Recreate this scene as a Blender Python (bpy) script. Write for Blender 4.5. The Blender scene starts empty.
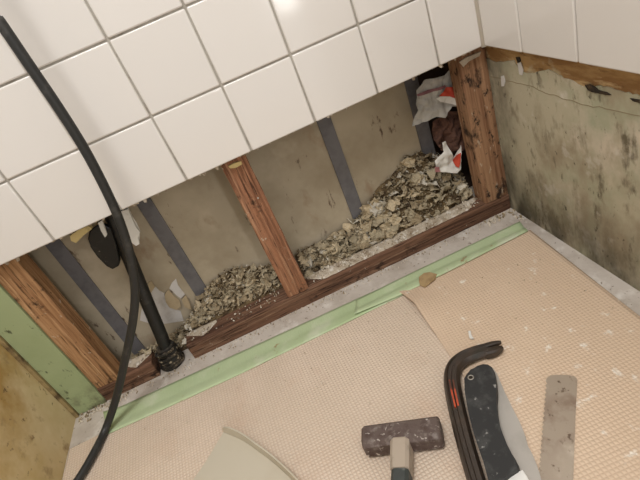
import bpy, bmesh, math, random
from mathutils import Vector, Matrix, Euler, noise

# ------------------------------------------------------------------ camera
scene = bpy.context.scene
COL = scene.collection
CAM = Vector((-0.4053, -0.7149, 0.5656))
ROT = Euler((0.9880, 0.3447, -0.2834), 'XYZ').to_matrix()
FPX = 478.87
cam = bpy.data.cameras.new('camera'); cam.sensor_width = 36; cam.sensor_fit = 'HORIZONTAL'
cam.lens = FPX * 36 / 640; cam.clip_start = .01
co = bpy.data.objects.new('camera', cam); co.location = CAM; co.rotation_euler = (0.9880, 0.3447, -0.2834)
COL.objects.link(co); scene.camera = co

# ------------------------------------------------------------------ light
w = bpy.data.worlds.new('world'); scene.world = w; w.use_nodes = True
bg = w.node_tree.nodes['Background']; bg.inputs[0].default_value = (1.0, .985, .965, 1); bg.inputs[1].default_value = .62

def area(name, loc, target, sx, sy, power, color):
    l = bpy.data.lights.new(name, 'AREA'); l.shape = 'RECTANGLE'; l.size = sx; l.size_y = sy
    l.energy = power; l.color = color
    o = bpy.data.objects.new(name, l); o.location = loc
    o.rotation_euler = (Vector(target) - Vector(loc)).to_track_quat('-Z', 'Y').to_euler()
    COL.objects.link(o); return o
area('ceiling_lamp', (-.62, -.95, 2.1), (-.30, -.05, .1), .6, .6, 25, (1, .97, .935))
area('doorway_daylight', (.17, -2.35, .92), (-.3, 0, .75), .15, 1.40, 9, (1, .98, .95))
vs = scene.view_settings
vs.view_transform = 'Standard'; vs.look = 'None'; vs.gamma = 1; vs.use_curve_mapping = False; vs.exposure = -0.13

# ------------------------------------------------------------------ helpers
R = random.Random(7)
def at(u, v, ax, val):
    """pixel -> point on the plane (axis = val)"""
    d = ROT @ Vector(((u - 320) / FPX, (240 - v) / FPX, -1))
    return CAM + d * ((val - CAM[ax]) / d[ax])

def lin(c):
    return tuple((x / 255 / 12.92) if x / 255 <= .04045 else ((x / 255 + .055) / 1.055) ** 2.4 for x in c) + (1,)

def M(name, base, rough=.6, spots=(), bump=None, metal=0, spec=.5, coat=0, rand=0, dots=None):
    m = bpy.data.materials.new(name); m.use_nodes = True
    nt = m.node_tree; N = nt.nodes; L = nt.links
    b = N['Principled BSDF']
    b.inputs['Roughness'].default_value = rough; b.inputs['Metallic'].default_value = metal
    b.inputs['Specular IOR Level'].default_value = spec; b.inputs['Coat Weight'].default_value = coat
    tc = N.new('ShaderNodeTexCoord')
    def vec(stretch):
        mp = N.new('ShaderNodeMapping'); mp.inputs['Scale'].default_value = stretch
        L.new(tc.outputs['Object'], mp.inputs['Vector']); return mp.outputs[0]
    rgb = N.new('ShaderNodeRGB'); rgb.outputs[0].default_value = lin(base); col = rgb.outputs[0]
    for s in spots:
        c, scale, lo, hi = s[:4]; stretch = s[4] if len(s) > 4 else (1, 1, 1); det = s[5] if len(s) > 5 else 5
        n = N.new('ShaderNodeTexNoise'); n.inputs['Scale'].default_value = scale; n.inputs['Detail'].default_value = det
        n.inputs['Roughness'].default_value = .62
        L.new(vec(stretch), n.inputs['Vector'])
        mr = N.new('ShaderNodeMapRange'); mr.inputs['From Min'].default_value = lo; mr.inputs['From Max'].default_value = hi
        L.new(n.outputs['Fac'], mr.inputs['Value'])
        fac = mr.outputs[0]
        if len(s) > 6 and s[6]:                       # limit to an own zone: (axis, from, to)
            ax, z0, z1 = s[6]
            sp = N.new('ShaderNodeSeparateXYZ'); L.new(tc.outputs['Object'], sp.inputs[0])
            m2 = N.new('ShaderNodeMapRange'); m2.inputs['From Min'].default_value = z0; m2.inputs['From Max'].default_value = z1
            L.new(sp.outputs[ax], m2.inputs['Value'])
            mu = N.new('ShaderNodeMath'); mu.operation = 'MULTIPLY'; L.new(fac, mu.inputs[0]); L.new(m2.outputs[0], mu.inputs[1]); fac = mu.outputs[0]
        mx = N.new('ShaderNodeMix'); mx.data_type = 'RGBA'
        L.new(fac, mx.inputs['Factor']); L.new(col, mx.inputs[6]); mx.inputs[7].default_value = lin(c); col = mx.outputs[2]
    hgt = None
    if dots:                                          # embossed grid: (pitch, angle, colour of grooves, strength, groove colour amount)
        p, ang, gc, st, amt = dots
        mp = N.new('ShaderNodeMapping'); mp.inputs['Rotation'].default_value = (0, 0, ang); mp.inputs['Scale'].default_value = (math.pi / p,) * 3
        L.new(tc.outputs['Object'], mp.inputs['Vector'])
        sp = N.new('ShaderNodeSeparateXYZ'); L.new(mp.outputs[0], sp.inputs[0])
        def absin(o):
            a = N.new('ShaderNodeMath'); a.operation = 'SINE'; L.new(o, a.inputs[0])
            c = N.new('ShaderNodeMath'); c.operation = 'ABSOLUTE'; L.new(a.outputs[0], c.inputs[0]); return c.outputs[0]
        mn = N.new('ShaderNodeMath'); mn.operation = 'MULTIPLY'; L.new(absin(sp.outputs[0]), mn.inputs[0]); L.new(absin(sp.outputs[1]), mn.inputs[1])
        mr = N.new('ShaderNodeMapRange'); mr.inputs['From Min'].default_value = .05; mr.inputs['From Max'].default_value = .55
        mr.inputs['To Min'].default_value = amt; mr.inputs['To Max'].default_value = 0
        L.new(mn.outputs[0], mr.inputs['Value'])
        mx = N.new('ShaderNodeMix'); mx.data_type = 'RGBA'; L.new(mr.outputs[0], mx.inputs['Factor']); L.new(col, mx.inputs[6]); mx.inputs[7].default_value = lin(gc); col = mx.outputs[2]
        bp = N.new('ShaderNodeBump'); bp.inputs['Strength'].default_value = st; bp.inputs['Distance'].default_value = .0012
        L.new(mn.outputs[0], bp.inputs['Height']); hgt = bp.outputs[0]
    if rand:
        oi = N.new('ShaderNodeObjectInfo'); mr = N.new('ShaderNodeMapRange'); mr.inputs['To Min'].default_value = 1 - rand; mr.inputs['To Max'].default_value = 1 + rand
        L.new(oi.outputs['Random'], mr.inputs['Value'])
        hs = N.new('ShaderNodeHueSaturation'); L.new(col, hs.inputs['Color']); L.new(mr.outputs[0], hs.inputs['Value']); col = hs.outputs[0]
    L.new(col, b.inputs['Base Color'])
    if bump:
        scale, st, stretch = bump[:3]; dist = bump[3] if len(bump) > 3 else .002
        n = N.new('ShaderNodeTexNoise'); n.inputs['Scale'].default_value = scale; n.inputs['Detail'].default_value = 6
        L.new(vec(stretch), n.inputs['Vector'])
        bp = N.new('ShaderNodeBump'); bp.inputs['Strength'].default_value = st; bp.inputs['Distance'].default_value = dist
        L.new(n.outputs['Fac'], bp.inputs['Height'])
        if hgt: L.new(hgt, bp.inputs['Normal'])
        hgt = bp.outputs[0]
    if hgt: L.new(hgt, b.inputs['Normal'])
    return m

def tag(o, label=None, cat=None, group=None, kind=None):
    if label: o['label'] = label
    if cat: o['category'] = cat
    if group: o['group'] = group
    if kind: o['kind'] = kind
    return o

def adopt(o, parent):
    o.parent = parent; o.matrix_parent_inverse = Matrix.Translation(-parent.location) if parent.rotation_euler[:] == (0, 0, 0) else parent.matrix_basis.inverted()

def obj(name, bm, mat, parent=None, smooth=False, origin=None):
    """bmesh in world coordinates -> one mesh object; top-level things get their origin at the base"""
    bmesh.ops.recalc_face_normals(bm, faces=bm.faces[:])
    me = bpy.data.meshes.new(name); o = bpy.data.objects.new(name, me)
    if origin is None:
        if bm.verts:
            xs = [v.co for v in bm.verts]
            lo = [min(c[i] for c in xs) for i in range(3)]; hi = [max(c[i] for c in xs) for i in range(3)]
            origin = Vector(((lo[0] + hi[0]) / 2, (lo[1] + hi[1]) / 2, lo[2]))
        else: origin = Vector()
    origin = Vector(origin)
    for v in bm.verts: v.co -= origin
    if smooth:
        for f in bm.faces: f.smooth = True
    bm.to_mesh(me); bm.free(); o.location = origin
    if mat: me.materials.append(mat)
    COL.objects.link(o)
    if parent: adopt(o, parent)
    return o

def thing(name, loc, label, cat, group=None):
    o = bpy.data.objects.new(name, None); o.empty_display_size = .02; o.location = loc; COL.objects.link(o)
    return tag(o, label, cat, group)

def box(x0, x1, y0, y1, z0, z1, bevel=0, seg=2, bm=None):
    b = bm or bmesh.new()
    r = bmesh.ops.create_cube(b, size=1)
    bmesh.ops.transform(b, verts=r['verts'], matrix=Matrix.Translation(((x0 + x1) / 2, (y0 + y1) / 2, (z0 + z1) / 2)) @ Matrix.Diagonal((x1 - x0, y1 - y0, z1 - z0, 1)))
    if bevel:
        es = list({e for v in r['verts'] for e in v.link_edges})
        bmesh.ops.bevel(b, geom=es, offset=bevel, segments=seg, affect='EDGES', profile=.5)
    return b

def prism(outline, normal, thick, bevel=0, seg=2):
    """closed outline of 3-D points, extruded along normal by thick"""
    b = bmesh.new(); n = Vector(normal)
    lo = [b.verts.new(Vector(p)) for p in outline]; hi = [b.verts.new(Vector(p) + n * thick) for p in outline]
    b.faces.new(lo); top = b.faces.new(hi); k = len(lo)
    for i in range(k): b.faces.new((lo[i], lo[(i + 1) % k], hi[(i + 1) % k], hi[i]))
    if bevel: bmesh.ops.bevel(b, geom=list(top.edges), offset=bevel, segments=seg, affect='EDGES', profile=.5)
    return b

def spline(pts, n=8):
    """Catmull-Rom through tuples of any length"""
    out = []; P = [pts[0]] + list(pts) + [pts[-1]]
    for i in range(1, len(P) - 2):
        a, b, c, d = P[i - 1], P[i], P[i + 1], P[i + 2]
        for k in range(n):
            t = k / n
            out.append(tuple(.5 * (2 * b[j] + (c[j] - a[j]) * t + (2 * a[j] - 5 * b[j] + 4 * c[j] - d[j]) * t * t + (3 * b[j] - a[j] - 3 * c[j] + d[j]) * t ** 3) for j in range(len(b))))
    out.append(tuple(pts[-1])); return out

def sweep(path, section, scales=None, up=(0, 0, 1), bm=None):
    """section: list of (side, up) offsets, swept along path; keeps 'up' roughly vertical"""
    b = bm or bmesh.new(); path = [Vector(p) for p in path]; rings = []; U = Vector(up)
    for i, p in enumerate(path):
        t = (path[min(i + 1, len(path) - 1)] - path[max(i - 1, 0)]).normalized()
        s = t.cross(U)
        if s.length < 1e-4: s = t.cross(Vector((0, 1, 0)))
        s.normalize(); u = s.cross(t)
        k = scales[i] if scales else (1, 1)
        if not isinstance(k, tuple): k = (k, k)
        rings.append([b.verts.new(p + s * a * k[0] + u * c * k[1]) for a, c in section])
    m = len(section)
    for i in range(len(rings) - 1):
        for j in range(m): b.faces.new((rings[i][j], rings[i][(j + 1) % m], rings[i + 1][(j + 1) % m], rings[i + 1][j]))
    b.faces.new(rings[0]); b.faces.new(rings[-1]); return b

def thicken(b, vec):
    r = bmesh.ops.extrude_face_region(b, geom=b.faces[:], use_keep_orig=True)
    bmesh.ops.translate(b, verts=[v for v in r['geom'] if isinstance(v, bmesh.types.BMVert)], vec=vec)

def circle(r, n=16): return [(r * math.cos(2 * math.pi * i / n), r * math.sin(2 * math.pi * i / n)) for i in range(n)]

# ------------------------------------------------------------------ materials
m_tile = M('glazed_tile', (226, 222, 217), .10, bump=(6, .02, (1, 1, 1), .01), spec=.5, rand=.012)
m_grout = M('grout', (176, 170, 160), .9, [((140, 132, 120), 60, .5, .75)])
m_back = M('cavity_board', (182, 170, 148), .85, [((160, 147, 125), 7, .4, .65), ((150, 128, 104), 14, .58, .72, (1, 1, .6)), ((92, 74, 60), 50, .635, .70, (1, 1, .35)), ((206, 194, 172), 5, .55, .75)], bump=(60, .15, (1, 1, 1)))
m_dark = M('void_shade', (58, 44, 36), .95, [((92, 66, 58), 18, .5, .7)])  # dark brown paints the shade of the deeper recess
m_strap = M('grey_strap', (112, 110, 112), .55, [((84, 82, 84), 30, .45, .8), ((140, 136, 130), 120, .7, .8)], spec=.35)
def wood(name, c, d, l, stretch, bumps=.5):
    return M(name, c, .85, [(d, 8, .44, .62, stretch), (l, 13, .54, .68, stretch), (tuple(int(x * .62) for x in d), 24, .56, .66, stretch), ((52, 38, 30), 26, .60, .68), ((58, 40, 30), 90, .66, .72, (1, 1, 1)), ((196, 184, 166), 70, .67, .73)], bump=(12, bumps, stretch, .004), spec=.2)
V = (14, 14, .6); H_ = (.6, 14, 14)
m_stud_mid = wood('red_stud', (162, 116, 88), (118, 80, 60), (180, 138, 108), V, 1.0)
m_stud_left = wood('amber_stud', (174, 134, 96), (130, 92, 62), (192, 154, 114), V, .8)
m_stud_right = M('mouldy_stud', (162, 126, 96), .8, [((112, 76, 54), 9, .42, .68, V), ((180, 142, 106), 14, .58, .8, V), ((52, 40, 32), 24, .54, .63, (1, 1, .6)), ((46, 36, 30), 80, .58, .66, (1, 1, .7)), ((205, 190, 168), 60, .62, .70, (1.6, 1, .5))], bump=(10, .5, V, .003), spec=.25)
m_plate = wood('plate_wood', (116, 86, 68), (82, 58, 46), (150, 120, 98), H_, .8)
m_dust = M('plaster_dust', (190, 178, 160), .95, [((150, 134, 114), 40, .45, .62), ((224, 218, 208), 70, .54, .66), ((100, 82, 66), 120, .60, .68)], bump=(160, .6, (1, 1, 1)))
m_green = M('green_board', (156, 168, 126), .85, [((140, 153, 110), 6, .45, .7), ((76, 80, 54), 34, .60, .66, (1.4, 1, .8)), ((84, 74, 56), 26, .45, .62, (1, 1, 1), 5, (2, .075, .0))], bump=(80, .15, (1, 1, 1)))
m_yellow = M('yellow_board', (200, 176, 122), .75, [((222, 204, 162), 4, .44, .62), ((182, 150, 90), 6, .5, .66), ((162, 136, 96), 26, .56, .7), ((120, 98, 66), 60, .64, .7)], bump=(120, .12, (1, 1, 1)))
m_trim = M('brown_trim', (154, 134, 92), .7, [((90, 72, 46), 30, .48, .66)])
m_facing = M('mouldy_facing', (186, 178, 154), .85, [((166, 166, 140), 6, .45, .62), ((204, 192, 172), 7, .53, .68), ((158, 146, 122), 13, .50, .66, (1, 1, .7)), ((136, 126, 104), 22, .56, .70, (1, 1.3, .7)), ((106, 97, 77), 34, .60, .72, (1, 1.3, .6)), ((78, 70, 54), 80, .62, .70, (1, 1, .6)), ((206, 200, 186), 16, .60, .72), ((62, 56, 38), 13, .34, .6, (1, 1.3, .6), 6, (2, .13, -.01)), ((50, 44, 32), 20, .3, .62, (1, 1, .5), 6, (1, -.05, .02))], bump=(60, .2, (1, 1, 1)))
m_torn = M('torn_backing', (172, 138, 90), .9, [((140, 104, 62), 16, .44, .58, (1, .5, 2)), ((206, 178, 132), 26, .53, .64, (1, .5, 2)), ((110, 80, 48), 60, .56, .66, (1, .5, 1.5)), ((186, 172, 140), 12, .56, .66, (1, .8, 1))], bump=(70, .8, (1, .5, 1.6), .004))
m_floor = M('floor_base', (196, 187, 177), .85, [((172, 161, 149), 10, .46, .64), ((216, 210, 202), 24, .54, .68), ((122, 108, 94), 110, .62, .68)], bump=(150, .25, (1, 1, 1)))
m_matl = M('mat_left', (216, 199, 180), .7, [((232, 214, 196), 5, .45, .75), ((208, 182, 160), 8, .55, .8)], dots=(.0050, -.06, (186, 156, 132), .7, .42))
m_matr = M('mat_right', (214, 190, 165), .65, [((222, 200, 176), 5, .45, .75), ((204, 178, 150), 7, .55, .8), ((238, 230, 218), 50, .62, .70)], dots=(.0050, .05, (188, 156, 126), .55, .27))
m_tape = M('green_tape', (184, 200, 160), .7, [((172, 190, 146), 8, .45, .7), ((200, 208, 180), 12, .55, .7), ((160, 140, 104), 34, .64, .70)], bump=(260, .2, (1, .3, 1)))
m_cable = M('rubber_cable', (44, 44, 43), .45, [((78, 76, 72), 40, .55, .75), ((120, 116, 108), 110, .7, .8)], spec=.4)
m_pipe = M('black_pipe', (18, 18, 17), .5, [((48, 45, 41), 40, .56, .7), ((130, 122, 110), 130, .66, .72)])
m_boot = M('tarred_boot', (40, 36, 31), .75, [((86, 74, 58), 50, .52, .64), ((170, 156, 132), 100, .58, .66)], bump=(60, .8, (1, 1, 2), .004))
m_white = M('white_foam', (222, 220, 214), .9, [((190, 186, 176), 50, .55, .75)], bump=(80, .4, (1, 1, 1)))
m_plaster = M('bare_plaster', (206, 202, 198), .9, [((176, 168, 158), 40, .5, .75)])
m_chip = M('peeled_chip', (178, 160, 130), .9, [((150, 132, 104), 40, .5, .7)])
m_glue = M('old_glue', (206, 186, 130), .8, [((160, 140, 96), 60, .5, .7)])
m_sack = M('sack_paper', (186, 184, 178), .8, [((156, 154, 148), 26, .45, .7)], bump=(50, .35, (1, 1, 1), .004))
m_red = M('red_print', (198, 74, 52), .7, [((176, 58, 44), 50, .5, .7)])
m_maroon = M('maroon_stripe', (136, 96, 100), .8)
m_brownp = M('brown_paper', (112, 80, 66), .9, [((76, 52, 44), 30, .45, .65)], bump=(50, .6, (1, 1, 1), .004))
def scrap_mat(n, c, d, l): return M(n, c, .9, [(d, 60, .46, .62), (l, 90, .54, .68), (tuple(int(x * .6) for x in d), 160, .60, .68)], rand=.14)
FL = [scrap_mat('scrap_a', (178, 165, 138), (140, 127, 102), (204, 194, 172)), scrap_mat('scrap_b', (194, 178, 148), (158, 141, 112), (216, 205, 184)),
      scrap_mat('scrap_c', (158, 142, 114), (120, 104, 80), (184, 170, 144)), scrap_mat('scrap_d', (212, 206, 192), (184, 174, 154), (232, 228, 220))]
m_heap = M('heap_fibre_gap_shade', (112, 94, 66), .95, [((74, 58, 40), 60, .42, .6), ((150, 132, 98), 90, .55, .7)], bump=(110, 1, (1, 1, 1), .008))  # albedo darkened to paint the shaded gaps between scraps
m_crumb = M('plaster_crumb', (212, 202, 186), .9, [((168, 148, 122), 90, .5, .7)])
m_hammer = M('rusty_steel', (98, 84, 78), .6, [((74, 56, 50), 60, .45, .7), ((132, 122, 116), 100, .54, .7), ((198, 190, 182), 150, .62, .68)], metal=.1, spec=.4, bump=(120, .3, (1, 1, 1)))
m_sleeve = M('dusty_sleeve', (174, 160, 144), .85, [((138, 128, 114), 50, .5, .7)], bump=(60, .3, (1, 1, 1)))
m_grip = M('dark_grip', (62, 66, 64), .6, [((110, 112, 106), 90, .58, .72)])
m_bar = M('black_iron', (56, 46, 38), .42, [((80, 64, 52), 30, .5, .75), ((40, 42, 34), 20, .55, .7)], spec=.5)
m_orange = M('orange_paint', (186, 78, 46), .5, [((90, 50, 36), 70, .48, .58)])
m_rubber = M('black_rubber', (46, 46, 46), .65, [((70, 70, 69), 60, .5, .7), ((150, 148, 144), 110, .64, .70)], spec=.4)
m_grey = M('pale_grey_blade', (178, 172, 164), .55, [((162, 156, 148), 20, .5, .75)])
m_label = M('white_metal', (232, 230, 226), .5)
m_saw = M('saw_steel', (172, 158, 142), .36, [((140, 120, 104), 24, .46, .62), ((196, 184, 168), 12, .5, .65), ((100, 80, 64), 110, .60, .68)], metal=.35)
m_tray = M('tray_plastic', (196, 188, 170), .5, [((188, 178, 158), 6, .45, .7)])
m_leaf = M('tan_scrap', (172, 146, 106), .9, [((138, 112, 78), 60, .45, .7)])
m_caulk = M('caulk', (238, 234, 226), .4)
m_nail = M('nail_steel', (180, 174, 164), .4, metal=.6)

# ------------------------------------------------------------------ the setting
HT = .3262; P = .108; J = .0026; YF = .019; YS = .058; YB = .110; ZP = .034; XR = .013; XL = -.905; TOP = 1.30; FRONT = -1.25

floor = tag(obj('floor', box(-1.2, .15, FRONT - .3, .16, -.03, 0), m_floor, origin=(0, 0, 0)), 'dusty grey floor base under the beige mats', 'floor', kind='structure')

def tile_mesh(name, bm): return bm
rows = [(HT, HT + .1066)]
while rows[-1][1] < TOP - .02: rows.append((rows[-1][1], rows[-1][1] + P))

wall_back = tag(obj('wall_back', box(XL - .01, XR, .0035, .0165, HT + .0015, rows[-1][1], 0), m_grout, origin=(0, 0, 0)), 'white square tiled wall above the opened cavity', 'wall', kind='structure')
cols = [(-.0773, -.0012)]
while cols[-1][0] > XL + .02: cols.append((max(cols[-1][0] - P, XL), cols[-1][0]))
cache = {}
def tile(parent, axis, a0, a1, z0, z1):
    wd = round(a1 - a0 - J, 5); ht = round(z1 - z0 - J, 5); key = (axis, wd, ht)
    if key not in cache:
        b = box(-wd / 2, wd / 2, 0, .0065, -ht / 2, ht / 2, .0022, 3) if axis == 'x' else box(0, .0065, -wd / 2, wd / 2, -ht / 2, ht / 2, .0022, 3)
        bmesh.ops.recalc_face_normals(b, faces=b.faces[:])
        big = max(f.calc_area() for f in b.faces)
        for f in b.faces: f.smooth = f.calc_area() < big * .05
        me = bpy.data.meshes.new('tile'); b.to_mesh(me); b.free(); me.materials.append(m_tile)
        cache[key] = me
    o = bpy.data.objects.new('tile', cache[key]); COL.objects.link(o)
    jx = R.uniform(-.0003, .0003); t = lambda: R.uniform(-.004, .004)
    z = (z0 + z1) / 2; a = (a0 + a1) / 2
    if axis == 'x': o.location = (a, jx, z); o.rotation_euler = (t(), 0, t())
    elif axis == 'y': o.location = (jx, a, z); o.rotation_euler = (0, t(), t())
    else: o.location = (XL + .01 + jx, a, z); o.rotation_euler = (0, t(), math.pi)
    o.parent = parent
for x0, x1 in cols:
    for z0, z1 in rows: tile(wall_back, 'x', x0, x1, z0, z1)
# crumbly mortar left along the cut lower edge of the tiles
b = bmesh.new()
x = -.88
while x < -.02:
    s = R.uniform(.0015, .004)
    mtx = Matrix.Translation((x, .006 + R.uniform(0, .006), HT + .001)) @ Euler((R.random() * 3, R.random() * 3, R.random() * 3)).to_matrix().to_4x4() @ Matrix.Diagonal((s * R.uniform(.8, 2.5), s, s * .9, 1))
    bmesh.ops.create_icosphere(b, subdivisions=1, radius=1, matrix=mtx); x += R.uniform(.004, .018)
obj('mortar_crust', b, m_dust, wall_back)['kind'] = 'stuff'

# right wall: torn board below, tiles above
wall_right = tag(obj('wall_right', box(XR + .0015, .034, FRONT, .16, 0, rows[-1][1]), m_torn, origin=(0, 0, 0)), 'mouldy stained lower wall with torn brown band under tiles', 'wall', kind='structure')
obj('tile_backing', box(.0035, XR + .002, FRONT, .0035, HT + .0015, rows[-1][1]), m_grout, wall_right)
ycols = [(-.0969, -.0012)]
while ycols[-1][0] > FRONT + .02: ycols.append((max(ycols[-1][0] - P, FRONT), ycols[-1][0]))
for y0, y1 in ycols:
    for z0, z1 in rows: tile(wall_right, 'y', y0, y1, z0, z1)
edge = [(487, 58), (492, 61.5), (503, 62), (514, 61), (519, 70), (526, 73), (537, 72.5), (548, 70), (556, 73), (563, 78), (572, 80), (580, 86), (590, 88), (600, 86), (607, 87), (618, 91), (628, 93), (640, 96)]
pts = [at(u, v, 0, XR) for u, v in edge]
prof = [(-p.y, p.z) for p in pts]; yy = prof[-1][0]
while yy < -FRONT: yy += .03; prof.append((yy, .288 + R.uniform(-.008, .008)))
b = bmesh.new(); fine = []
for (a, za), (c, zc) in zip(prof, prof[1:]):
    for k in range(3): t = k / 3; fine.append((a + (c - a) * t, za + (zc - za) * t + R.uniform(-.0012, .0012)))
fine.append(prof[-1]); fine = [f for f in fine if f[0] < -FRONT] + [(-FRONT, .288)]
fine[0] = (-.0595, fine[0][1])
for i in range(len(fine) - 1):
    a, za = fine[i]; c, zc = fine[i + 1]
    q = []
    for X in (XR, XR + .002):
        q.append([b.verts.new((X, -a, .0)), b.verts.new((X, -c, .0)), b.verts.new((X, -c, zc)), b.verts.new((X, -a, za))])
    for f in ((0, 1, 2, 3),): b.faces.new([q[0][k] for k in f])
    b.faces.new((q[0][2], q[0][3], q[1][3], q[1][2]))
bmesh.ops.remove_doubles(b, verts=b.verts[:], dist=.00002)
fc = obj('mouldy_facing', b, m_facing, wall_right, origin=(0, 0, 0))
fc['label'] = 'grey green mould-stained board facing'
def blob(outline, ax, val, normal, th, mat, name, parent, bevel=0):
    return obj(name, prism([at(u, v, ax, val) for u, v in outline], normal, th, bevel), mat, parent)
m_gouge_hole = M('gouge_and_hole_shade', (40, 32, 22), .95, [((84, 66, 44), 60, .5, .7)])
m_gouge2 = M('crack_brown', (138, 122, 96), .95)
blob([(585, 85), (590, 84), (596, 87), (599, 90), (607, 92), (612, 95), (606, 95), (598, 93), (592, 92), (588, 90)], 0, XR - .0004, (-1, 0, 0), .0006, m_gouge_hole, 'gouge', wall_right)
blob([(630, 98), (640, 99.5), (640, 103), (633, 101)], 0, XR - .0004, (-1, 0, 0), .0006, m_gouge_hole, 'gouge', wall_right)
blob([(516, 57), (520, 57), (521, 61), (518, 63)], 0, XR + .0008, (-1, 0, 0), .0008, m_gouge_hole, 'gouge', wall_right)
blob([(518, 63), (521, 62), (523.5, 70), (523, 75), (520, 74)], 0, XR - .0002, (-1, 0, 0), .0012, m_plaster, 'plaster_chip', wall_right)
blob([(501.5, 76), (504, 75.5), (505.5, 81), (504.5, 86), (502, 86)], 0, XR - .0002, (-1, 0, 0), .0012, m_plaster, 'plaster_chip', wall_right)

ck = spline([tuple(at(u, v, 0, XR - .0001)) for u, v in ((488, 76), (498, 78), (512, 82), (530, 86), (546, 93), (562, 98), (582, 104), (606, 109), (640, 116))], 4)
obj('crack', sweep([(x, y, zz + .004 * noise.noise(Vector((y * 60, 1, 1)))) for x, y, zz in ck], [(-.0003, -.0003), (.0003, -.0003), (.0003, .0003), (-.0003, .0003)]), m_gouge2, wall_right)

# left wall: yellow board below, tiles above
wall_left = tag(obj('wall_left', box(XL - .02, XL, FRONT, .16, 0, rows[-1][1]), m_yellow, origin=(0, 0, 0)), 'yellowed bare board wall at the left of the opening', 'wall', kind='structure')
obj('tile_backing', box(XL, XL + .0065, FRONT, .0035, HT + .0015, rows[-1][1]), m_grout, wall_left)
for y0, y1 in ycols:
    for z0, z1 in rows: tile(wall_left, 'l', y0, y1, z0, z1)
tag(obj('trim_1', box(XL, XL + .0068, .011, .0185, 0, HT + .05, .001), m_trim, origin=(0, 0, 0)), 'thin brown corner strip between yellow and green boards', 'trim', kind='structure')
tag(obj('trim_2', sweep([(0.0005, 0.0005, HT), (0.0005, 0.0005, rows[-1][1])], circle(.0042, 10), up=(0, 1, 0)), m_caulk, origin=(0, 0, 0), smooth=True), 'white caulk line in the tiled corner', 'caulk', kind='structure')

# inside of the cavity
b = bmesh.new()
nx, nz = 60, 24
wall_inner = tag(obj('wall_inner', box(-.93, -.088, YB, YB + .012, 0, 1.0), m_back, origin=(0, 0, 0)), 'tan board at the back of the opened cavity', 'wall', kind='structure')
tag(obj('void_shade_panel', box(-.10, XR + .002, .150, .158, 0, 1.0), m_dark, origin=(0, 0, 0)), 'dark panel painted as recess shade beyond the cavity board at the right', 'wall', kind='structure')
z4 = YB - .0008
def z(*p, o=(80, 200), s=4): return [(o[0] + x / s, o[1] + y / s) for x, y in p]
blob(z((280, 375), (302, 345), (318, 362), (338, 372), (342, 398), (352, 418), (376, 432), (402, 442), (415, 482), (300, 500), (240, 480), (246, 440)), 1, YB, (0, -1, 0), .0012, m_plaster, 'bare_plaster', wall_inner)
blob(z((358, 352), (368, 330), (384, 314), (392, 340), (420, 376), (404, 392), (388, 382)), 1, YB, (0, -1, 0), .0012, m_plaster, 'bare_plaster', wall_inner)
blob(z((338, 378), (352, 358), (372, 378), (398, 400), (404, 424), (386, 438), (358, 428), (344, 408)), 1, YB - .003, (0, -1, .1), .002, m_chip, 'peeled_chip', wall_inner)
blob(z((408, 398), (424, 380), (440, 412), (444, 436), (420, 428)), 1, YB - .006, (0, -1, .2), .002, m_chip, 'peeled_chip', wall_inner)
blob(z((272, 330), (286, 322), (300, 345), (284, 370), (274, 358)), 1, YB - .001, (0, -1, 0), .002, m_chip, 'peeled_chip', wall_inner)
blob(z((30, 420), (60, 380), (80, 400), (72, 440), (40, 450), o=(0, 160), s=2.6667), 1, YB, (0, -1, 0), .001, m_chip, 'peeled_chip', wall_inner)
def strap(pix_top, label):
    c = at(pix_top[0], pix_top[1], 1, YB - .003).x
    w2 = .0131
    o = obj('flat_strap', box(c - w2, c + w2, YB - .0035, YB - .0002, 0, .70, .0008), m_strap)
    tag(o, label, 'strap', 'grey straps on the cavity board')
strap((94.3, 295), 'dark grey flat strap on back board beside the left stud, behind the pipe')
strap((172.5, 247), 'grey flat strap between the black pipe and the middle stud')
strap((341, 167), 'grey flat strap right of the middle stud, above the debris')
strap((419.5, 114), 'grey flat strap nearest the right stud, half hidden by torn paper')

# ------------------------------------------------------------------ framing timber
def stud(name, x0, x1, y0, y1, z0, z1, mat, n=12, amp=.0007):
    """sawn post: the front face is ridged along the grain and the arrises are slightly worn"""
    b = bmesh.new(); zs = [z0 + (z1 - z0) * k / 14 for k in range(15)]
    offs = [R.uniform(-amp, amp) for _ in range(n + 1)]; rings = []
    for zz in zs:
        ring = []
        for i in range(n + 1):
            wob = .0006 * noise.noise(Vector((i * .4, zz * 30, x0 * 9)))
            x = x0 + (x1 - x0) * i / n
            if i == 0: x += .0012 * noise.noise(Vector((zz * 60, 1, x0)))
            if i == n: x += .0012 * noise.noise(Vector((zz * 60, 7, x0)))
            ring.append(b.verts.new((x, y0 + offs[i] + wob + (.0016 if i in (0, n) else 0), zz)))
        m = 4
        for k in range(1, m + 1): ring.append(b.verts.new((x1 + (0 if k == m else R.uniform(-amp, amp) * .7), y0 + (y1 - y0) * k / m, zz)))
        for k in range(m - 1, -1, -1): ring.append(b.verts.new((x0, y0 + (y1 - y0) * (k + 1) / m, zz)))
        rings.append(ring)
    k = len(rings[0])
    for a, c in zip(rings, rings[1:]):
        for j in range(k): b.faces.new((a[j], a[(j + 1) % k], c[(j + 1) % k], c[j]))
    b.faces.new(rings[0]); b.faces.new(rings[-1])
    return obj(name, b, mat)
mid = stud('wall_stud', -.4555, -.4135, YF, YS, ZP + .0005, .62, m_stud_mid, 16, .0019)
tag(mid, 'reddish rough-sawn wooden stud standing midway along the cavity', 'stud', 'wooden studs in the opening')
right = stud('wall_stud', -.0365, .0125, YF, YS, ZP + .0005, .62, m_stud_right, 10, .0004)
tag(right, 'black-mould speckled brown wooden stud in the right corner', 'stud', 'wooden studs in the opening')
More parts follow.
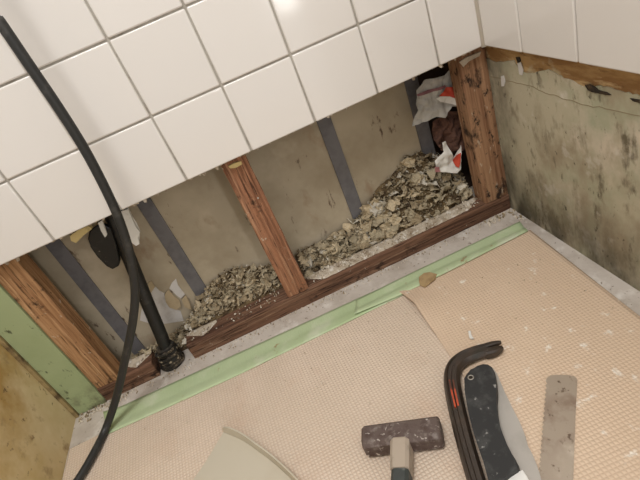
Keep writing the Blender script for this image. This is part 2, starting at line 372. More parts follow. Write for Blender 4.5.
left = stud('wall_stud', -.8425, -.7985, YF, YS, ZP + .0005, .62, m_stud_left, 12, .0005)
tag(left, 'amber wooden stud beside the green board at the left', 'stud', 'wooden studs in the opening')
p = at(258, 198, 1, YF)
obj('nail', sweep([p + Vector((0, .004, 0)), p + Vector((0, -.003, .001))], circle(.0016, 8)), m_nail, mid)
blob([(228, 166), (233, 163), (241, 160.5), (242, 164), (236, 167.5), (230, 168)], 1, YF - .001, (0, -1, 0), .003, m_glue, 'glue_lump', mid, .001)
blob([(459, 62), (466, 57), (481, 51), (479, 56), (468, 61), (463, 67)], 1, YF - .001, (0, -1, 0), .002, m_dust, 'dust_smear', right, .0006)

def plate(x0, x1, label):
    b = bmesh.new(); n = max(6, int((x1 - x0) / .02)); rings = []
    for i in range(n + 1):
        x = x0 + (x1 - x0) * i / n; q = lambda s: .0009 * noise.noise(Vector((x * 40, s, 3)))
        rings.append([b.verts.new((x, YF + q(1), 0)), b.verts.new((x, YF + q(2), ZP * .5)), b.verts.new((x, YF + q(3), ZP - .003)), b.verts.new((x, YF + .003, ZP + q(4) * .3)), b.verts.new((x, YS, ZP)), b.verts.new((x, YS, 0))])
    for a, c in zip(rings, rings[1:]):
        for j in range(6): b.faces.new((a[j], a[(j + 1) % 6], c[(j + 1) % 6], c[j]))
    b.faces.new(rings[0]); b.faces.new(rings[-1])
    o = tag(obj('sole_plate', b, m_plate), label, 'timber', 'bottom plates of the framing'); return o
plate_r = plate(-.664, .0125, 'long dark red-brown bottom plate from pipe to right corner')
plate_l = plate(-.853, -.735, 'short brown bottom plate left of the black pipe')
def dust(parent, x0, x1, w0, dens):
    b = bmesh.new(); x = x0; prev = None; n = int((x1 - x0) / .004)
    for i in range(n + 1):
        x = x0 + (x1 - x0) * i / n
        en = min(1, min(x - x0, x1 - x) / .03)
        f = YF + .0045 + (1 - en) * .022 + w0 * (.5 + .5 * noise.noise(Vector((x * 35, 2, 5)))) + R.uniform(0, .0015)
        h = ZP + .0012 + .0012 * R.random()
        cur = [b.verts.new((x, f, ZP + .0003)), b.verts.new((x, f + .004, h)), b.verts.new((x, YS - .006, h + .002 * R.random())), b.verts.new((x, YS - .001, ZP + .0005))]
        if prev:
            for k in range(3): b.faces.new((prev[k], cur[k], cur[k + 1], prev[k + 1]))
        prev = cur
    o = obj('plaster_dust', b, m_dust, parent); o['kind'] = 'stuff'; o['label'] = 'grey plaster dust lying along the plate'
dust(plate_r, -.409, -.040, .003, 1); dust(plate_r, -.662, -.60, .006, 1); dust(plate_l, -.793, -.737, .002, 1)

gb = tag(obj('green_board', box(-.8975, -.8435, YF - .003, YF + .009, 0, HT + .2, .0008), m_green), 'narrow green plasterboard strip at the left end of the cavity', 'board')

# ------------------------------------------------------------------ pipe, foam, cable
root = thing('drain_pipe', at(168, 362, 2, 0), 'black slanting pipe in the cavity rising from a taped boot', 'pipe')
path = [at(98, 175, 1, .080), at(112, 216, 1, .076), at(130, 260, 1, .066), at(148, 304, 1, .054), at(163, 340, 1, .042), at(167, 354, 1, .036)]
obj('pipe', sweep(spline([tuple(p) for p in path], 6), circle(.0118, 16), up=(0, 1, 0)), m_pipe, root, True)
c0 = at(168, 356, 1, .034); b = bmesh.new(); rings = []
for i in range(11):
    t = i / 10; zz = .001 + t * .042; r = .0235 - .008 * t + .003 * math.sin(i * 2.2)
    rings.append([b.verts.new((c0.x + (r + .003 * noise.noise(Vector((a * 1.7, zz * 90, 2)))) * math.cos(a) + .004 * t, c0.y + .002 + (r * .9 + .003 * noise.noise(Vector((a * 1.7, zz * 90, 5)))) * math.sin(a) + .006 * t, zz)) for a in [2 * math.pi * k / 20 for k in range(20)]])
for a, c in zip(rings, rings[1:]):
    for j in range(20): b.faces.new((a[j], a[(j + 1) % 20], c[(j + 1) % 20], c[j]))
b.faces.new(rings[0]); b.faces.new(rings[-1])
boot = obj('taped_boot', b, m_boot, root, True)
for zz in (.012, .024, .035):
    ring = [(c0.x + .0225 * math.cos(a) * (1 - zz * 6), c0.y + .003 + .021 * math.sin(a) * (1 - zz * 6), zz + .003 * math.sin(a + zz * 90)) for a in [2 * math.pi * k / 24 for k in range(25)]]
    ring = [(x + .003 * noise.noise(Vector((x * 90, y * 90, h * 99))), y + .003 * noise.noise(Vector((x * 90, y * 90, 7 + h))), h + .004 * noise.noise(Vector((x * 120, y * 60, 3)))) for x, y, h in ring]
    obj('tape_wrap', sweep(ring, circle(.0026, 6)), m_boot, boot, True)
fl = prism([at(u, v, 1, .070) for u, v in z((38, 150), (44, 118), (66, 100), (100, 92), (128, 104), (150, 170), (164, 236), (158, 258), (136, 270), (112, 258), (76, 222), (50, 180))], (0, -1, .25), .012, .003)
obj('flange', fl, m_pipe, root)
fs = tag(blob(z((150, 50), (192, 36), (208, 74), (222, 106), (240, 130), (232, 152), (238, 176), (224, 184), (206, 170), (184, 140), (168, 100)), 1, .050, (0, 1, 0), .010, m_white, 'foam_scrap', None, .002), 'jagged white foam strip hanging under tiles beside black cable', 'foam')
fs2 = tag(blob(z((72, 92), (88, 82), (98, 110), (108, 140), (100, 150), (84, 124)), 1, .048, (0, 1, 0), .006, m_white, 'foam_scrap', None, .0015), 'small white foam chip against the black flange', 'foam')
fs3 = tag(blob([(70, 236), (78, 230), (88, 226), (92, 229), (84, 235), (76, 243), (71, 241)], 1, .03, (0, 1, 0), .012, m_glue, 'mortar_lump', None, .003), 'tan mortar lump hanging at tile edge above left strap', 'mortar')

cp = [tuple(at(-14, 2, 1, -.05) + Vector((.02, 0, .25)))] + [tuple(at(u, v, 1, y)) for u, v, y in ((-16, 0, -.05), (0, 22, -.05), (30, 66, -.05), (60, 110, -.05), (85, 150, -.05), (106, 190, -.05), (120, 222, -.05), (130, 255, -.05), (135, 290, -.05), (133, 320, -.05), (128, 346, -.05), (117, 395, -.05))]
cp += [tuple(at(106, 428, 2, .0125)), tuple(at(94, 453, 2, .0105)), tuple(at(78, 480, 2, .0102)), tuple(at(52, 515, 2, .0102)), tuple(at(40, 560, 2, .0102))]
cable = tag(obj('cable', sweep(spline(cp, 8), circle(.0066, 14), up=(0, 1, 0)), m_cable, None, True), 'thick black rubber cable hanging down in front of the tiles', 'cable')

# ------------------------------------------------------------------ debris
topx = [(-.80, .010), (-.735, .014), (-.69, .022), (-.668, .030), (-.645, .045), (-.62, .066), (-.585, .090), (-.545, .100), (-.515, .095), (-.47, .070), (-.44, .062), (-.393, .072), (-.340, .066), (-.293, .070), (-.255, .090), (-.22, .116), (-.173, .140), (-.135, .160), (-.105, .160), (-.085, .146), (-.063, .128), (-.03, .100), (.02, .07)]
def hp(x):
    for (a, za), (c, zc) in zip(topx, topx[1:]):
        if a <= x <= c: return za + (zc - za) * (x - a) / (c - a)
    return .03
def heap_z(x, y):
    t = max(0, min(1, (y - .0565) / (.106 - .0565))); b0 = .034 if x > -.664 else .008
    return b0 + (hp(x) - b0) * t
def heap(x0, x1, label):
    b = bmesh.new(); nx = int((x1 - x0) / .004); ny = 16; g = []
    for i in range(nx + 1):
        row = []
        for j in range(ny + 1):
            x = x0 + (x1 - x0) * i / nx; y = .0585 + (YB - .001 - .0585) * j / ny
            zz = heap_z(x, y) + .006 * noise.noise(Vector((x * 70, y * 70, 1))) + .003 * noise.noise(Vector((x * 180, y * 180, 4)))
            row.append(b.verts.new((x, y, zz - .003 - .005 * min(1, j / 5))))
        g.append(row)
    for i in range(nx):
        for j in range(ny): b.faces.new((g[i][j], g[i + 1][j], g[i + 1][j + 1], g[i][j + 1]))
    rim = [r[0] for r in g] + g[-1][1:] + [r[-1] for r in g[-2::-1]] + g[0][-2:0:-1]
    low = [b.verts.new((v.co.x, v.co.y, 0)) for v in rim]; k = len(rim)
    for i in range(k): b.faces.new((rim[i], rim[(i + 1) % k], low[(i + 1) % k], low[i]))
    # thousands of fine shreds and small crumpled bits, part of the same uncountable litter
    for _ in range(int((x1 - x0) * 3500)):
        x = R.uniform(x0, x1); y = R.uniform(.061, YB - .003); s = R.uniform(.0010, .0030)
        q = Euler((R.uniform(-1.2, 1.2), R.uniform(-1.2, 1.2), R.uniform(0, 6.3))).to_matrix()
        c = Vector((x, y, heap_z(x, y) + R.uniform(-.006, -.001)))
        vv = [b.verts.new(c + q @ Vector(d)) for d in ((-s, -s * .5, 0), (s, -s * .6, s * .3), (s * .8, s * .5, 0), (-s * .9, s * .6, s * .4))]
        b.faces.new(vv).material_index = R.randrange(5)
    for _ in range(int((x1 - x0) * 2600)):
        x = R.uniform(x0 + .004, x1 - .004); y = R.uniform(.0625, YB - .007); sz = R.uniform(.004, .010); k = R.choice((1, 1, 2, 3, 3, 4) if noise.noise(Vector((x * 9, 1, 1))) > .1 else (1, 1, 2, 2, 3, 3))
        q = Euler((R.uniform(-.9, 1.4), R.uniform(-1, 1), R.uniform(0, 6.3))).to_matrix(); c = Vector((x, y, heap_z(x, y) + R.uniform(-.005, .0015))); sd = R.random() * 50
        g2 = [[b.verts.new(c + q @ (Vector((u - 1.5 + .6 * noise.noise(Vector((u, v, sd))), (v - 1.5) * .8, 1.1 * noise.noise(Vector((u * .8, v * .8, sd + 9))))) * (sz / 3))) for v in range(4)] for u in range(4)]
        for u in range(3):
            for v in range(3): b.faces.new((g2[u][v], g2[u + 1][v], g2[u + 1][v + 1], g2[u][v + 1])).material_index = k
    o = obj('debris_heap', b, m_heap, origin=(0, 0, 0))
    for mm in FL: o.data.materials.append(mm)
    return tag(o, label, 'debris', kind='stuff')
heap(-.796, -.6645, 'thin brown dirt behind the pipe foot in the left bay')
heap(-.664, -.4575, 'brown fibrous litter heaped left of the middle stud')
heap(-.4115, -.0385, 'brown fibrous litter heaped high towards the right stud')

def scrap_mesh(i):
    rr = random.Random(50 + i); b = bmesh.new(); n = 6; g = []
    ax = rr.uniform(.55, 1); curl = rr.uniform(.2, 1.0) * rr.choice((-1, 1)); tw = rr.uniform(-.5, .5)
    for a in range(n + 1):
        row = []
        for c in range(n + 1):
            u = a / n * 2 - 1; v = c / n * 2 - 1
            k = 1 - .22 * (u * u * v * v) ; e = 1 + .35 * noise.noise(Vector((u * 1.6 + i * 7, v * 1.6, i)))
            zz = curl * (u * u) * .45 + tw * u * v * .6 + .38 * noise.noise(Vector((u * 1.3, v * 1.3, i * 3.1))) + .22 * noise.noise(Vector((u * 3.4, v * 3.4, i * 5.3)))
            row.append(b.verts.new((u * k * e * .5, v * k * e * ax * .5, zz * .5)))
        g.append(row)
    for a in range(n):
        for c in range(n): b.faces.new((g[a][c], g[a + 1][c], g[a + 1][c + 1], g[a][c + 1]))
    thicken(b, (0, 0, .02))
    bmesh.ops.recalc_face_normals(b, faces=b.faces[:])
    return b
meshes = {}
for i in range(14):
    for k in range(4):
        b = scrap_mesh(i); me = bpy.data.meshes.new('paper_scrap'); b.to_mesh(me); b.free(); me.materials.append(FL[k]); meshes[(i, k)] = me
TONE = ('tan', 'pale buff', 'dull brown', 'whitish dusty')
def scrap(x, y, zz, size, k, zone, group, tilt=1.05, slope=True):
    o = bpy.data.objects.new('paper_scrap', meshes[(R.randrange(14), k)])
    base = .35 if slope else 0
    o.rotation_euler = (base * R.uniform(.3, 1.2) + R.uniform(-tilt, tilt), R.uniform(-tilt, tilt), R.uniform(0, 6.3))
    o.scale = (size, size, size * R.uniform(1.0, 1.7)); o.location = (x, y, zz); COL.objects.link(o)
    big = 'large' if size > .022 else 'small' if size < .015 else 'medium'
    return tag(o, '%s %s crumpled paper scrap %s' % (big, TONE[k], zone), 'paper scrap', group)
def zone_left(x): return 'in left heap near the pipe' if x < -.60 else 'in the middle of the left heap' if x < -.52 else 'in left heap against the middle stud'
def zone_right(x, y):
    if x < -.33: return 'in right heap beside the middle stud'
    if x < -.22: return 'in right heap in front of the third strap'
    if x < -.12: return 'high on the slope of the right heap' if y > .075 else 'low on the slope of the right heap'
    return 'in right heap near the corner stud'
GL, GR = 'scraps in the left heap', 'scraps in the right heap'
for i in range(84):
    x = R.uniform(-.648, -.462); y = R.uniform(.062, .099); s = R.uniform(.010, .022)
    scrap(x, y, heap_z(x, y) + R.uniform(.000, .004), s, R.choice((0, 0, 2, 2, 2, 0, 1)), zone_left(x), GL)
for i in range(202):
    x = -.405 + .355 * (R.random() ** .8); y = .053 + .046 * R.random() ** 1.05; s = R.uniform(.013, .0335)
    if y < .060: s *= .6
    k = R.choice((0, 0, 0, 1, 1, 2))
    if x < -.35 and R.random() < .45: k = 3
    elif R.random() < .06: k = 3
    scrap(x, y, heap_z(x, y) + R.uniform(.000, .004), s, k, zone_right(x, y), GR)
for x, y, zz in ((-.731, .075, .004), (-.722, .090, .006), (-.690, .085, .006), (-.675, .075, .010), (-.678, .095, .016), (-.668, .066, .020), (-.660, .085, .030), (-.740, .050, .037), (-.672, .050, .026)):
    scrap(x, y, zz, R.uniform(.012, .018), R.choice((0, 2, 2, 3)), 'lying around the taped foot of the pipe', 'scraps around the pipe foot', .5, False)

def sheet(outline, depth, mat, name, parent, amp=.004, th=.0008, seed=0, step=.006, push=None):
    """crumpled sheet: filled outline, subdivided, displaced along y"""
    b = bmesh.new(); pts = [at(u, v, 1, depth) for u, v in outline]
    b.faces.new([b.verts.new(p) for p in pts])
    bmesh.ops.triangulate(b, faces=b.faces[:])
    for _ in range(4):
        es = [e for e in b.edges if e.calc_length() > step]
        if es: bmesh.ops.subdivide_edges(b, edges=es, cuts=1)
        bmesh.ops.triangulate(b, faces=b.faces[:])
    for v in b.verts:
        f = Vector((v.co.x * 45, v.co.z * 45, seed))
        v.co.y += amp * (noise.noise(f) + .6 * noise.noise(f * 2.3)) + (push(v.co) if push else 0)
    thicken(b, (0, th, 0))
    return obj(name, b, mat, parent)
def zz2(*p): return [(400 + x / 5.333, 40 + y / 5.333) for x, y in p]
bag = thing('torn_sack', at(433, 115, 1, .062), 'torn grey paper sack with red print tucked behind right stud', 'paper sack')
lean = lambda c: -.05 * (.30 - c.z)
sheet(zz2((90, 270), (130, 215), (190, 200), (240, 188), (275, 150), (310, 150), (330, 320), (306, 350), (272, 352), (250, 385), (236, 412), (190, 408), (150, 425), (128, 436), (60, 458), (64, 448), (92, 430), (80, 405), (92, 372), (82, 340), (94, 305)), .070, m_sack, 'sack', bag, .006, .0012, 3, push=lean)
sheet(zz2((92, 292), (150, 268), (240, 240), (246, 252), (150, 284), (98, 302)), .0655, m_maroon, 'stripe', bag, .0055, .0008, 3, push=lean)
sheet(zz2((206, 300), (248, 250), (290, 250), (312, 300), (308, 312), (240, 298)), .064, m_red, 'red_print', bag, .005, .0008, 3, push=lean)
sheet(zz2((192, 312), (212, 300), (262, 300), (308, 318), (310, 348), (250, 336), (212, 328)), .063, m_white, 'folded_flap', bag, .004, .001, 3, push=lean)
bs = sheet([(432, 122), (446, 114), (461, 108), (464, 130), (466, 148), (452, 152), (440, 150), (434, 140)], .092, m_brownp, 'brown_paper', None, .014, .001, 9)
tag(bs, 'dark brown crumpled paper below the torn sack', 'paper')
def z3(*p): return [(430 + x / 4.8, 130 + y / 4.8) for x, y in p]
wrap = thing('torn_wrapper', at(450, 172, 1, .060), 'small white torn wrapper with red corner lying on the debris', 'wrapper')
sheet(z3((22, 150), (64, 104), (58, 62), (72, 52), (88, 84), (112, 142), (150, 74), (150, 150), (146, 188), (126, 206), (88, 196), (60, 204), (30, 196)), .062, m_white, 'wrapper', wrap, .005, .001, 5)
sheet(z3((112, 146), (130, 122), (149, 110), (148, 150), (140, 182), (126, 176)), .0575, m_red, 'red_corner', wrap, .004, .0008, 5)
sheet(z3((20, 176), (44, 178), (52, 202), (28, 204)), .0575, M('pink_print', (190, 130, 134), .8), 'pink_corner', wrap, .004, .0008, 5)

# ------------------------------------------------------------------ mats and tape on the floor
def mat_sheet(name, xl, xr, y_back, y_front, th, mat, label, group, zfun=None):
    b = bmesh.new(); ny = 70; nx = 50; g = []; l = []
    for j in range(ny + 1):
        t = (j / ny) ** 1.6; y = y_back + (y_front - y_back) * t
        a, c = xl(y), xr(y); rg = []; rl = []
        for i in range(nx + 1):
            s = (i / nx) ** 1.5; x = a + (c - a) * s; h = zfun(x, y) if zfun else 0
            rg.append(b.verts.new((x, y, h + th))); rl.append(b.verts.new((x, y, h)))
        g.append(rg); l.append(rl)
    for j in range(ny):
        for i in range(nx):
            b.faces.new((g[j][i], g[j][i + 1], g[j + 1][i + 1], g[j + 1][i])); b.faces.new((l[j][i], l[j + 1][i], l[j + 1][i + 1], l[j][i + 1]))
        b.faces.new((g[j][0], g[j + 1][0], l[j + 1][0], l[j][0])); b.faces.new((g[j][nx], l[j][nx], l[j + 1][nx], g[j + 1][nx]))
    for i in range(nx):
        b.faces.new((g[0][i], l[0][i], l[0][i + 1], g[0][i + 1])); b.faces.new((g[ny][i], g[ny][i + 1], l[ny][i + 1], l[ny][i]))
    return tag(obj(name, b, mat, None, True, origin=(0, 0, 0)), label, 'mat', group)
TH = .0022
mat_sheet('floor_mat', lambda y: XL + .003, lambda y: -.20, -.060, FRONT, TH, m_matl, 'dimpled pinkish beige floor mat on the left, under the hammer', 'beige floor mats')
seam = [(p.y, p.x) for p in (at(u, v, 2, zq) for u, v, zq in ((404, 295.6, .006), (415, 305, .009), (424, 317.5, .011), (434, 331, .010), (446, 349, .007)))]
seam = [(-.066, seam[0][1] - .004)] + [q for q in seam if q[0] < -.067] + [(-.26, seam[-1][1] - .002), (FRONT - .05, -.29)]
def sx(y):
    for (a, xa), (c, xc) in zip(seam, seam[1:]):
        if c <= y <= a: return xa + (xc - xa) * (y - a) / (c - a)
    return seam[0][1] if y > seam[0][0] else seam[-1][1]
def curl(x, y):
    d = x - sx(y); k = math.exp(-((y + .125) / .050) ** 2) * .0105
    return TH + .0002 + k * math.exp(-(max(d, 0) / .030) ** 1.3)
mat_sheet('floor_mat', sx, lambda y: -.0075 - .064 * min(.3, -.07 - y) , -.069, FRONT, TH, m_matr, 'smoother tan floor mat on the right with a curled seam edge', 'beige floor mats', curl)
def tape(up, lo, zt, label, rise=TH + .0003, edge_y=.0575):
    b = bmesh.new(); g = []; up = [(a, y) for a, y in up]; lo = [(a, y) for a, y in lo]; n = 40
    def ev(L, x):
        for (a, ya), (c, yc) in zip(L, L[1:]):
            if a <= x <= c: return ya + (yc - ya) * (x - a) / (c - a)
        return L[0][1] if x < L[0][0] else L[-1][1]
    for i in range(n + 1):
        t = i / n; xu = up[0][0] + (up[-1][0] - up[0][0]) * t; xd = lo[0][0] + (lo[-1][0] - lo[0][0]) * t
        row = []
        for k in range(9):
            s = k / 8; x = xu + (xd - xu) * s; yv = ev(up, xu) * (1 - s) + ev(lo, xd) * s
            step = 1 / (1 + math.exp((yv + edge_y) / .0012))          # rides up from the bare floor onto the mat edge
            row.append(b.verts.new((x, yv, .0004 + zt + rise * step + .0004 * (1 + noise.noise(Vector((x * 60, yv * 60, 1)))))))
        g.append(row)
    for i in range(n):
        for k in range(8): b.faces.new((g[i][k], g[i + 1][k], g[i + 1][k + 1], g[i][k + 1]))
    thicken(b, (0, 0, .0003))
    return tag(obj('masking_tape', b, m_tape, None, True), label, 'tape', 'green tape holding the mats')
tape([(-.848, -.006), (-.814, -.0145), (-.62, -.020), (-.456, -.0255), (-.255, -.0315)], [(-.83, -.070), (-.7, -.0755), (-.584, -.0785), (-.43, -.0785), (-.262, -.0775)], 0, 'long green masking tape strip along the left mat edge')
tape([(-.345, -.033), (-.255, -.0305), (-.12, -.031), (-.003, -.032)], [(-.36, -.072), (-.275, -.0785), (-.15, -.077), (-.014, -.0725)], .0011, 'shorter green masking tape strip ending at the right corner', 2 * TH + .0008, .059)

lf = [at(428 + x, 279.5 + y, 2, .008) for x, y in ((-9, -2), (-4, -6), (2, -7), (9, -5), (7, 0), (2, 4), (-3, 8), (-8, 6), (-9, 2))]
tag(obj('tan_chip', prism(lf, (0, 0, 1), .0015, .0006), m_leaf), 'flat tan paper chip stuck on the green tape', 'chip')
b = bmesh.new(); wc = at(470.5, 335.5, 2, .006)
tag(obj('plaster_chip', prism([wc + Vector(d) for d in ((.001, .0075, 0), (.0045, .0065, 0), (.002, .001, 0), (-.001, -.0055, 0), (.001, -.0085, 0), (-.0025, -.0085, 0), (-.0045, -.005, 0), (-.0015, .002, 0))], (0, 0, 1), .003, .0008), m_white), 'small white plaster chip on the mat above the pry bar', 'chip')
wc = at(363, 282, 2, .003)

def crumbs(name, spots, mats, label):
    b = bmesh.new()
    for x, y, zz, s in spots:
        mtx = Matrix.Translation((x, y, zz + s * .45)) @ Euler((R.random() * 6, R.random() * 6, R.random() * 6)).to_matrix().to_4x4() @ Matrix.Diagonal((s * R.uniform(.7, 1.9), s * R.uniform(.6, 1), s * R.uniform(.4, .9), 1))
        r = bmesh.ops.create_icosphere(b, subdivisions=1, radius=.7, matrix=mtx); k = 1 if R.random() < .33 else 0
        for f in {f for v in r['verts'] for f in v.link_faces}: f.material_index = k
    o = obj(name, b, mats[0], origin=(0, 0, 0)); o.data.materials.append(mats[1])
    return tag(o, label, 'crumbs', kind='stuff')
sp = []
for _ in range(420):
    x = R.uniform(-.88, .005); y = YF - .002 - abs(R.gauss(0, .012)); s = R.uniform(.0008, .0026)
    if y > -.05: sp.append((x, y, .0002, s))
for _ in range(150): sp.append((R.uniform(-.05, .010), R.uniform(-.03, YF - .003), .0002, R.uniform(.001, .0045)))
for _ in range(150): sp.append((R.uniform(-.895, -.80), R.uniform(-.012, .014), .0002, R.uniform(.001, .0038)))
for _ in range(170):
    y = -.08 - abs(R.gauss(0, .16)); sp.append((R.uniform(-.85, -.03), y, .0050 if y > -.3 else .0048, R.uniform(.0006, .0018)))
ledge = []
for _ in range(330):
    x = R.uniform(-.405, -.04) if R.random() < .8 else R.uniform(-.655, -.47)
    ledge.append((x, R.uniform(YF + .006, YS - .004), ZP + .0018, R.uniform(.0008, .0030)))
def clear(x, y):
    return not (-.46 < x < -.31 and y < -.27) and not (-.75 < x < -.48 and y < -.15) and not (-.35 < x < -.13 and y < -.24) and not (-.09 < y < -.003 and -.87 < x < .0)
crumbs('plaster_crumbs', [q for q in sp if clear(q[0], q[1])], (m_crumb, FL[2]), 'pale plaster crumbs scattered along plate and floor')
crumbs('ledge_crumbs', [q for q in ledge], (m_crumb, FL[2]), 'pale plaster grit lying on top of the long bottom plate')
# ------------------------------------------------------------------ tools
ZM = TH + .0002                      # top of the left mat
ZR = 2 * TH + .0006                  # top of the right mat
# club hammer
hd = Vector((.094, -.037, 0)).normalized(); hn = Vector((-hd.y, hd.x, 0)); ctr = Vector((-.3835, -.3350, 0)); hr = .0158
ham = thing('club_hammer', ctr + Vector((0, 0, ZM)), 'short rusty club hammer with a dusty sleeve and dark grip', 'hammer')
a = hr; c = hr * .62
octo = [(a, -c), (a, c), (c, a), (-c, a), (-a, c), (-a, -c), (-c, -a), (c, -a)]
hp_ = [ctr + hd * t + Vector((0, 0, ZM + hr)) for t in (-.050, -.0475, -.030, 0, .030, .0475, .050)]
obj('hammer_head', sweep(hp_, octo, [.88, 1, 1, 1, 1, 1, .88]), m_hammer, ham)
hdir = Vector((-.42, -.905, 0)).normalized()
def rr_(w, h, r=.004): return [(w - r, -h), (w, -h + r), (w, h - r), (w - r, h), (-w + r, h), (-w, h - r), (-w, -h + r), (-w + r, -h)]
hz = Vector((0, 0, ZM + hr + .002)); s0 = ctr + hz
obj('sleeve', sweep([s0 + hdir * t for t in (.010, .0125, .030, .049)], rr_(.0118, .0150), [.9, 1, 1, .95]), m_sleeve, ham)
obj('grip', sweep([s0 + hdir * t - Vector((0, 0, k)) for t, k in ((.046, .001), (.06, .001), (.10, .001), (.16, .002), (.20, .002), (.21, .002))], rr_(.0112, .0145), [.9, .95, .93, 1.0, 1.08, .9]), m_grip, ham)

# pry bar
bar = thing('pry_bar', at(470, 420, 2, ZM), 'black pry bar with forked claw and orange stripes', 'pry bar')
cz = ZR + .0088
pp = [(487.5, 350.0, .0098), (481.5, 351.6, .0102), (474.4, 353.8, .0106), (463.5, 358.6, .0110), (455.0, 366, .0112), (452.0, 376, .0112), (453.4, 392, .0112), (458.8, 417, .0110), (466.2, 446, .0106), (476.2, 480, .0104), (487, 514, .0104), (514, 600, .0104)]
sc = spline([tuple(at(u, v, 2, cz)) + (wd,) for u, v, wd in pp], 6)
wdt = .0098
sec = [(-.95, -.4), (-.55, -.85), (.55, -.85), (.95, -.4), (1, .1), (.72, .72), (.52, .80), (.40, .55), (-.02, .50), (-.14, .74), (-.62, .74), (-1, .1)]
sec = [(x * wdt, y * .0095) for x, y in sec]
obj('bar', sweep([s[:3] for s in sc], sec, [(s[3] / wdt, 1) for s in sc]), m_bar, bar)
b = bmesh.new()
for tine in ([(492, 350, .0060, .9), (484, 348.0, .0040, .9), (490, 345.6, .0036, .8), (496.5, 343.2, .0028, .55), (501.2, 342.0, .0014, .3)], [(485, 353.4, .0058, .9), (491.5, 352.0, .0058, .9), (496.5, 350.3, .0050, .75), (500.5, 348.4, .0038, .5), (502.6, 347.2, .0020, .3)]):
    sp_ = spline([tuple(at(u, v, 2, cz)) + (wd, h) for u, v, wd, h in (tine[1:] if tine[0][0] > 490 else tine)], 4)
    sweep([s[:3] for s in sp_], [(-1, -.8), (1, -.8), (1, .5), (.6, .8), (-.6, .8), (-1, .5)], [(s[3], .0085 * s[4]) for s in sp_], bm=b)
obj('claw', b, m_bar, bar)
for q in ([(449.6, 380), (451.6, 391), (455.4, 407)], [(453.2, 380), (455.2, 391), (458.4, 406)]):
    st = spline([tuple(at(u, v, 2, cz + .0066)) for u, v in q], 5)
    obj('orange_stripe', sweep(st, [(-.0011, -.003), (.0011, -.003), (.0011, .0009), (-.0011, .0009)]), m_orange, bar)

# folding saw
def z5(*p): return [(430 + x / 3.2, 330 + y / 3.2) for x, y in p]
fsaw = thing('folding_saw', at(495, 420, 2, ZR), 'black rubber handled folding saw with hanging hole and grey blade', 'saw')
ho = z5((108, 152), (116, 138), (130, 126), (150, 112), (168, 106), (184, 107), (198, 116), (207, 132), (212, 160), (214, 195), (212, 225), (214, 255), (221, 295), (232, 330), (246, 365), (262, 396), (276, 418), (284, 432), (280, 442), (255, 458), (232, 478), (205, 500), (192, 500), (182, 465), (168, 412), (150, 360), (136, 318), (124, 270), (116, 230), (110, 190))
zt = ZR + .019
hb = prism([at(u, v, 2, zt) - Vector((0, 0, .0125)) for u, v in ho], (0, 0, 1), .0125, .003, 3)
handle = obj('handle', hb, m_rubber, fsaw)
hc = at(470.8, 377.6, 2, zt)
obj('hole_rim', sweep([hc + Vector((.0034 * math.cos(t), .0034 * math.sin(t), .0003)) for t in [2 * math.pi * k / 16 for k in range(17)]], circle(.0008, 6)), m_nail, handle, True)
obj('hole', sweep([hc + Vector((0, 0, -.002)), hc + Vector((0, 0, .0006))], circle(.0028, 14), up=(0, 1, 0)), m_gouge_hole, handle)  # solid dark disc, its colour painted for the shade inside the hanging hole
zbld = ZR + .0042
bo = z5((200, 118), (214, 140), (228, 172), (240, 200), (262, 245), (285, 290), (300, 325), (307, 344), (308, 358), (314, 372), (328, 398), (342, 432), (354, 470), (366, 520), (372, 580), (340, 580), (310, 520), (262, 440), (215, 330), (190, 200))
obj('blade', prism([at(u, v, 2, zbld) - Vector((0, 0, .0035)) for u, v in bo], (0, 0, 1), .0035, .0007), m_grey, fsaw)
wo = z5((296, 446), (310, 466), (326, 500), (330, 540), (310, 620), (268, 640), (244, 560), (224, 500), (236, 480), (262, 462))
obj('white_panel', prism([at(u, v, 2, zbld + .006) - Vector((0, 0, .0055)) for u, v in wo], (0, 0, 1), .0055, .001), m_label, fsaw)

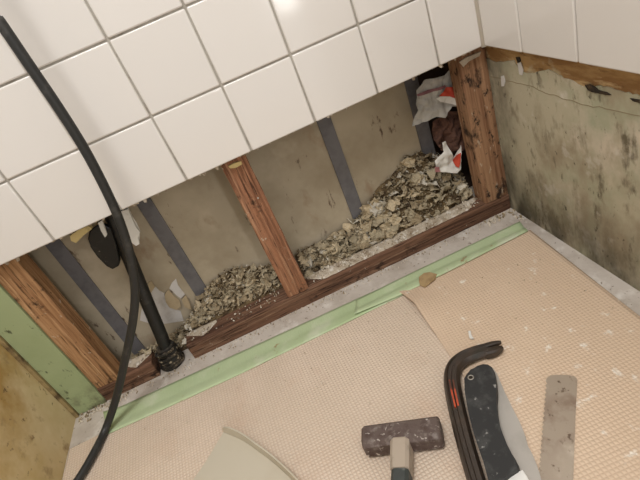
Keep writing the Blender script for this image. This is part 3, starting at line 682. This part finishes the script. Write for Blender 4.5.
# loose saw blade
def z6(*p): return [(530 + x / 4.17, 365 + y / 4.17) for x, y in p]
sb = thing('saw_blade', at(558, 430, 2, ZR), 'worn bare steel saw blade with teeth along its left edge', 'saw blade')
rt = z6((84, 44), (100, 41), (150, 41), (184, 46), (194, 54), (197, 66), (190, 200), (184, 360), (180, 480), (176, 640))
lt0, lt1 = z6((66, 66))[0], z6((20, 640))[0]
teeth = []; n = 30
for i in range(n):
    t0 = i / n; t1 = (i + .55) / n
    for t, d in ((t0, 0), (t1, 1.7)): teeth.append((lt0[0] + (lt1[0] - lt0[0]) * t + d, lt0[1] + (lt1[1] - lt0[1]) * t))
ol = [tuple(x) for x in z6((70, 54))] + rt + teeth[::-1]
obj('blade', prism([at(u, v, 2, ZR + .0012) - Vector((0, 0, .0012)) for u, v in ol], (0, 0, 1), .0012), m_saw, sb)

# plastic tray with a curved lip
def z7(*p): return [(180 + x / 4.57, 420 + y / 4.57) for x, y in p]
tr = thing('plastic_tray', at(245, 470, 2, ZM), 'pale grey plastic tray with curved raised lip at bottom edge', 'tray')
base = z7((198, 56), (230, 69), (262, 82), (290, 96), (325, 119), (360, 146), (400, 175), (440, 207), (500, 262), (560, 325), (600, 380))
bp_ = [at(u, v, 2, ZM + .0015) for u, v in base]
rimtop = z7((198, 36), (228, 30), (262, 42), (296, 58), (330, 77), (380, 113), (430, 151), (470, 186), (512, 228), (575, 290), (620, 340))
sheetpts = [p for p in bp_] + [at(u, v, 2, ZM + .0015) for u, v in z7((400, 560), (-100, 560), (60, 274), (120, 186))]
obj('tray_floor', prism([p - Vector((0, 0, .0014)) for p in sheetpts], (0, 0, 1), .0014), m_tray, tr)
b = bmesh.new(); rg = []
bl = spline([tuple(p) for p in bp_], 3)
for i, p in enumerate(bl):
    p = Vector(p); t = i / (len(bl) - 1)
    d = (Vector(bl[min(i + 1, len(bl) - 1)]) - Vector(bl[max(i - 1, 0)])).normalized(); s = Vector((d.y, -d.x, 0))
    if s.y < 0: s = -s
    hgt = .0185 * min(1, .45 + i / 6); th = .0022
    p.z = ZM + .0001; lean_ = s * .002
    rg.append([b.verts.new(p), b.verts.new(p + lean_ + Vector((0, 0, hgt))), b.verts.new(p + lean_ + s * th + Vector((0, 0, hgt))), b.verts.new(p + s * th)])
for a, c in zip(rg, rg[1:]):
    for j in range(4): b.faces.new((a[j], a[(j + 1) % 4], c[(j + 1) % 4], c[j]))
b.faces.new(rg[0]); b.faces.new(rg[-1])
obj('lip', b, m_tray, tr)
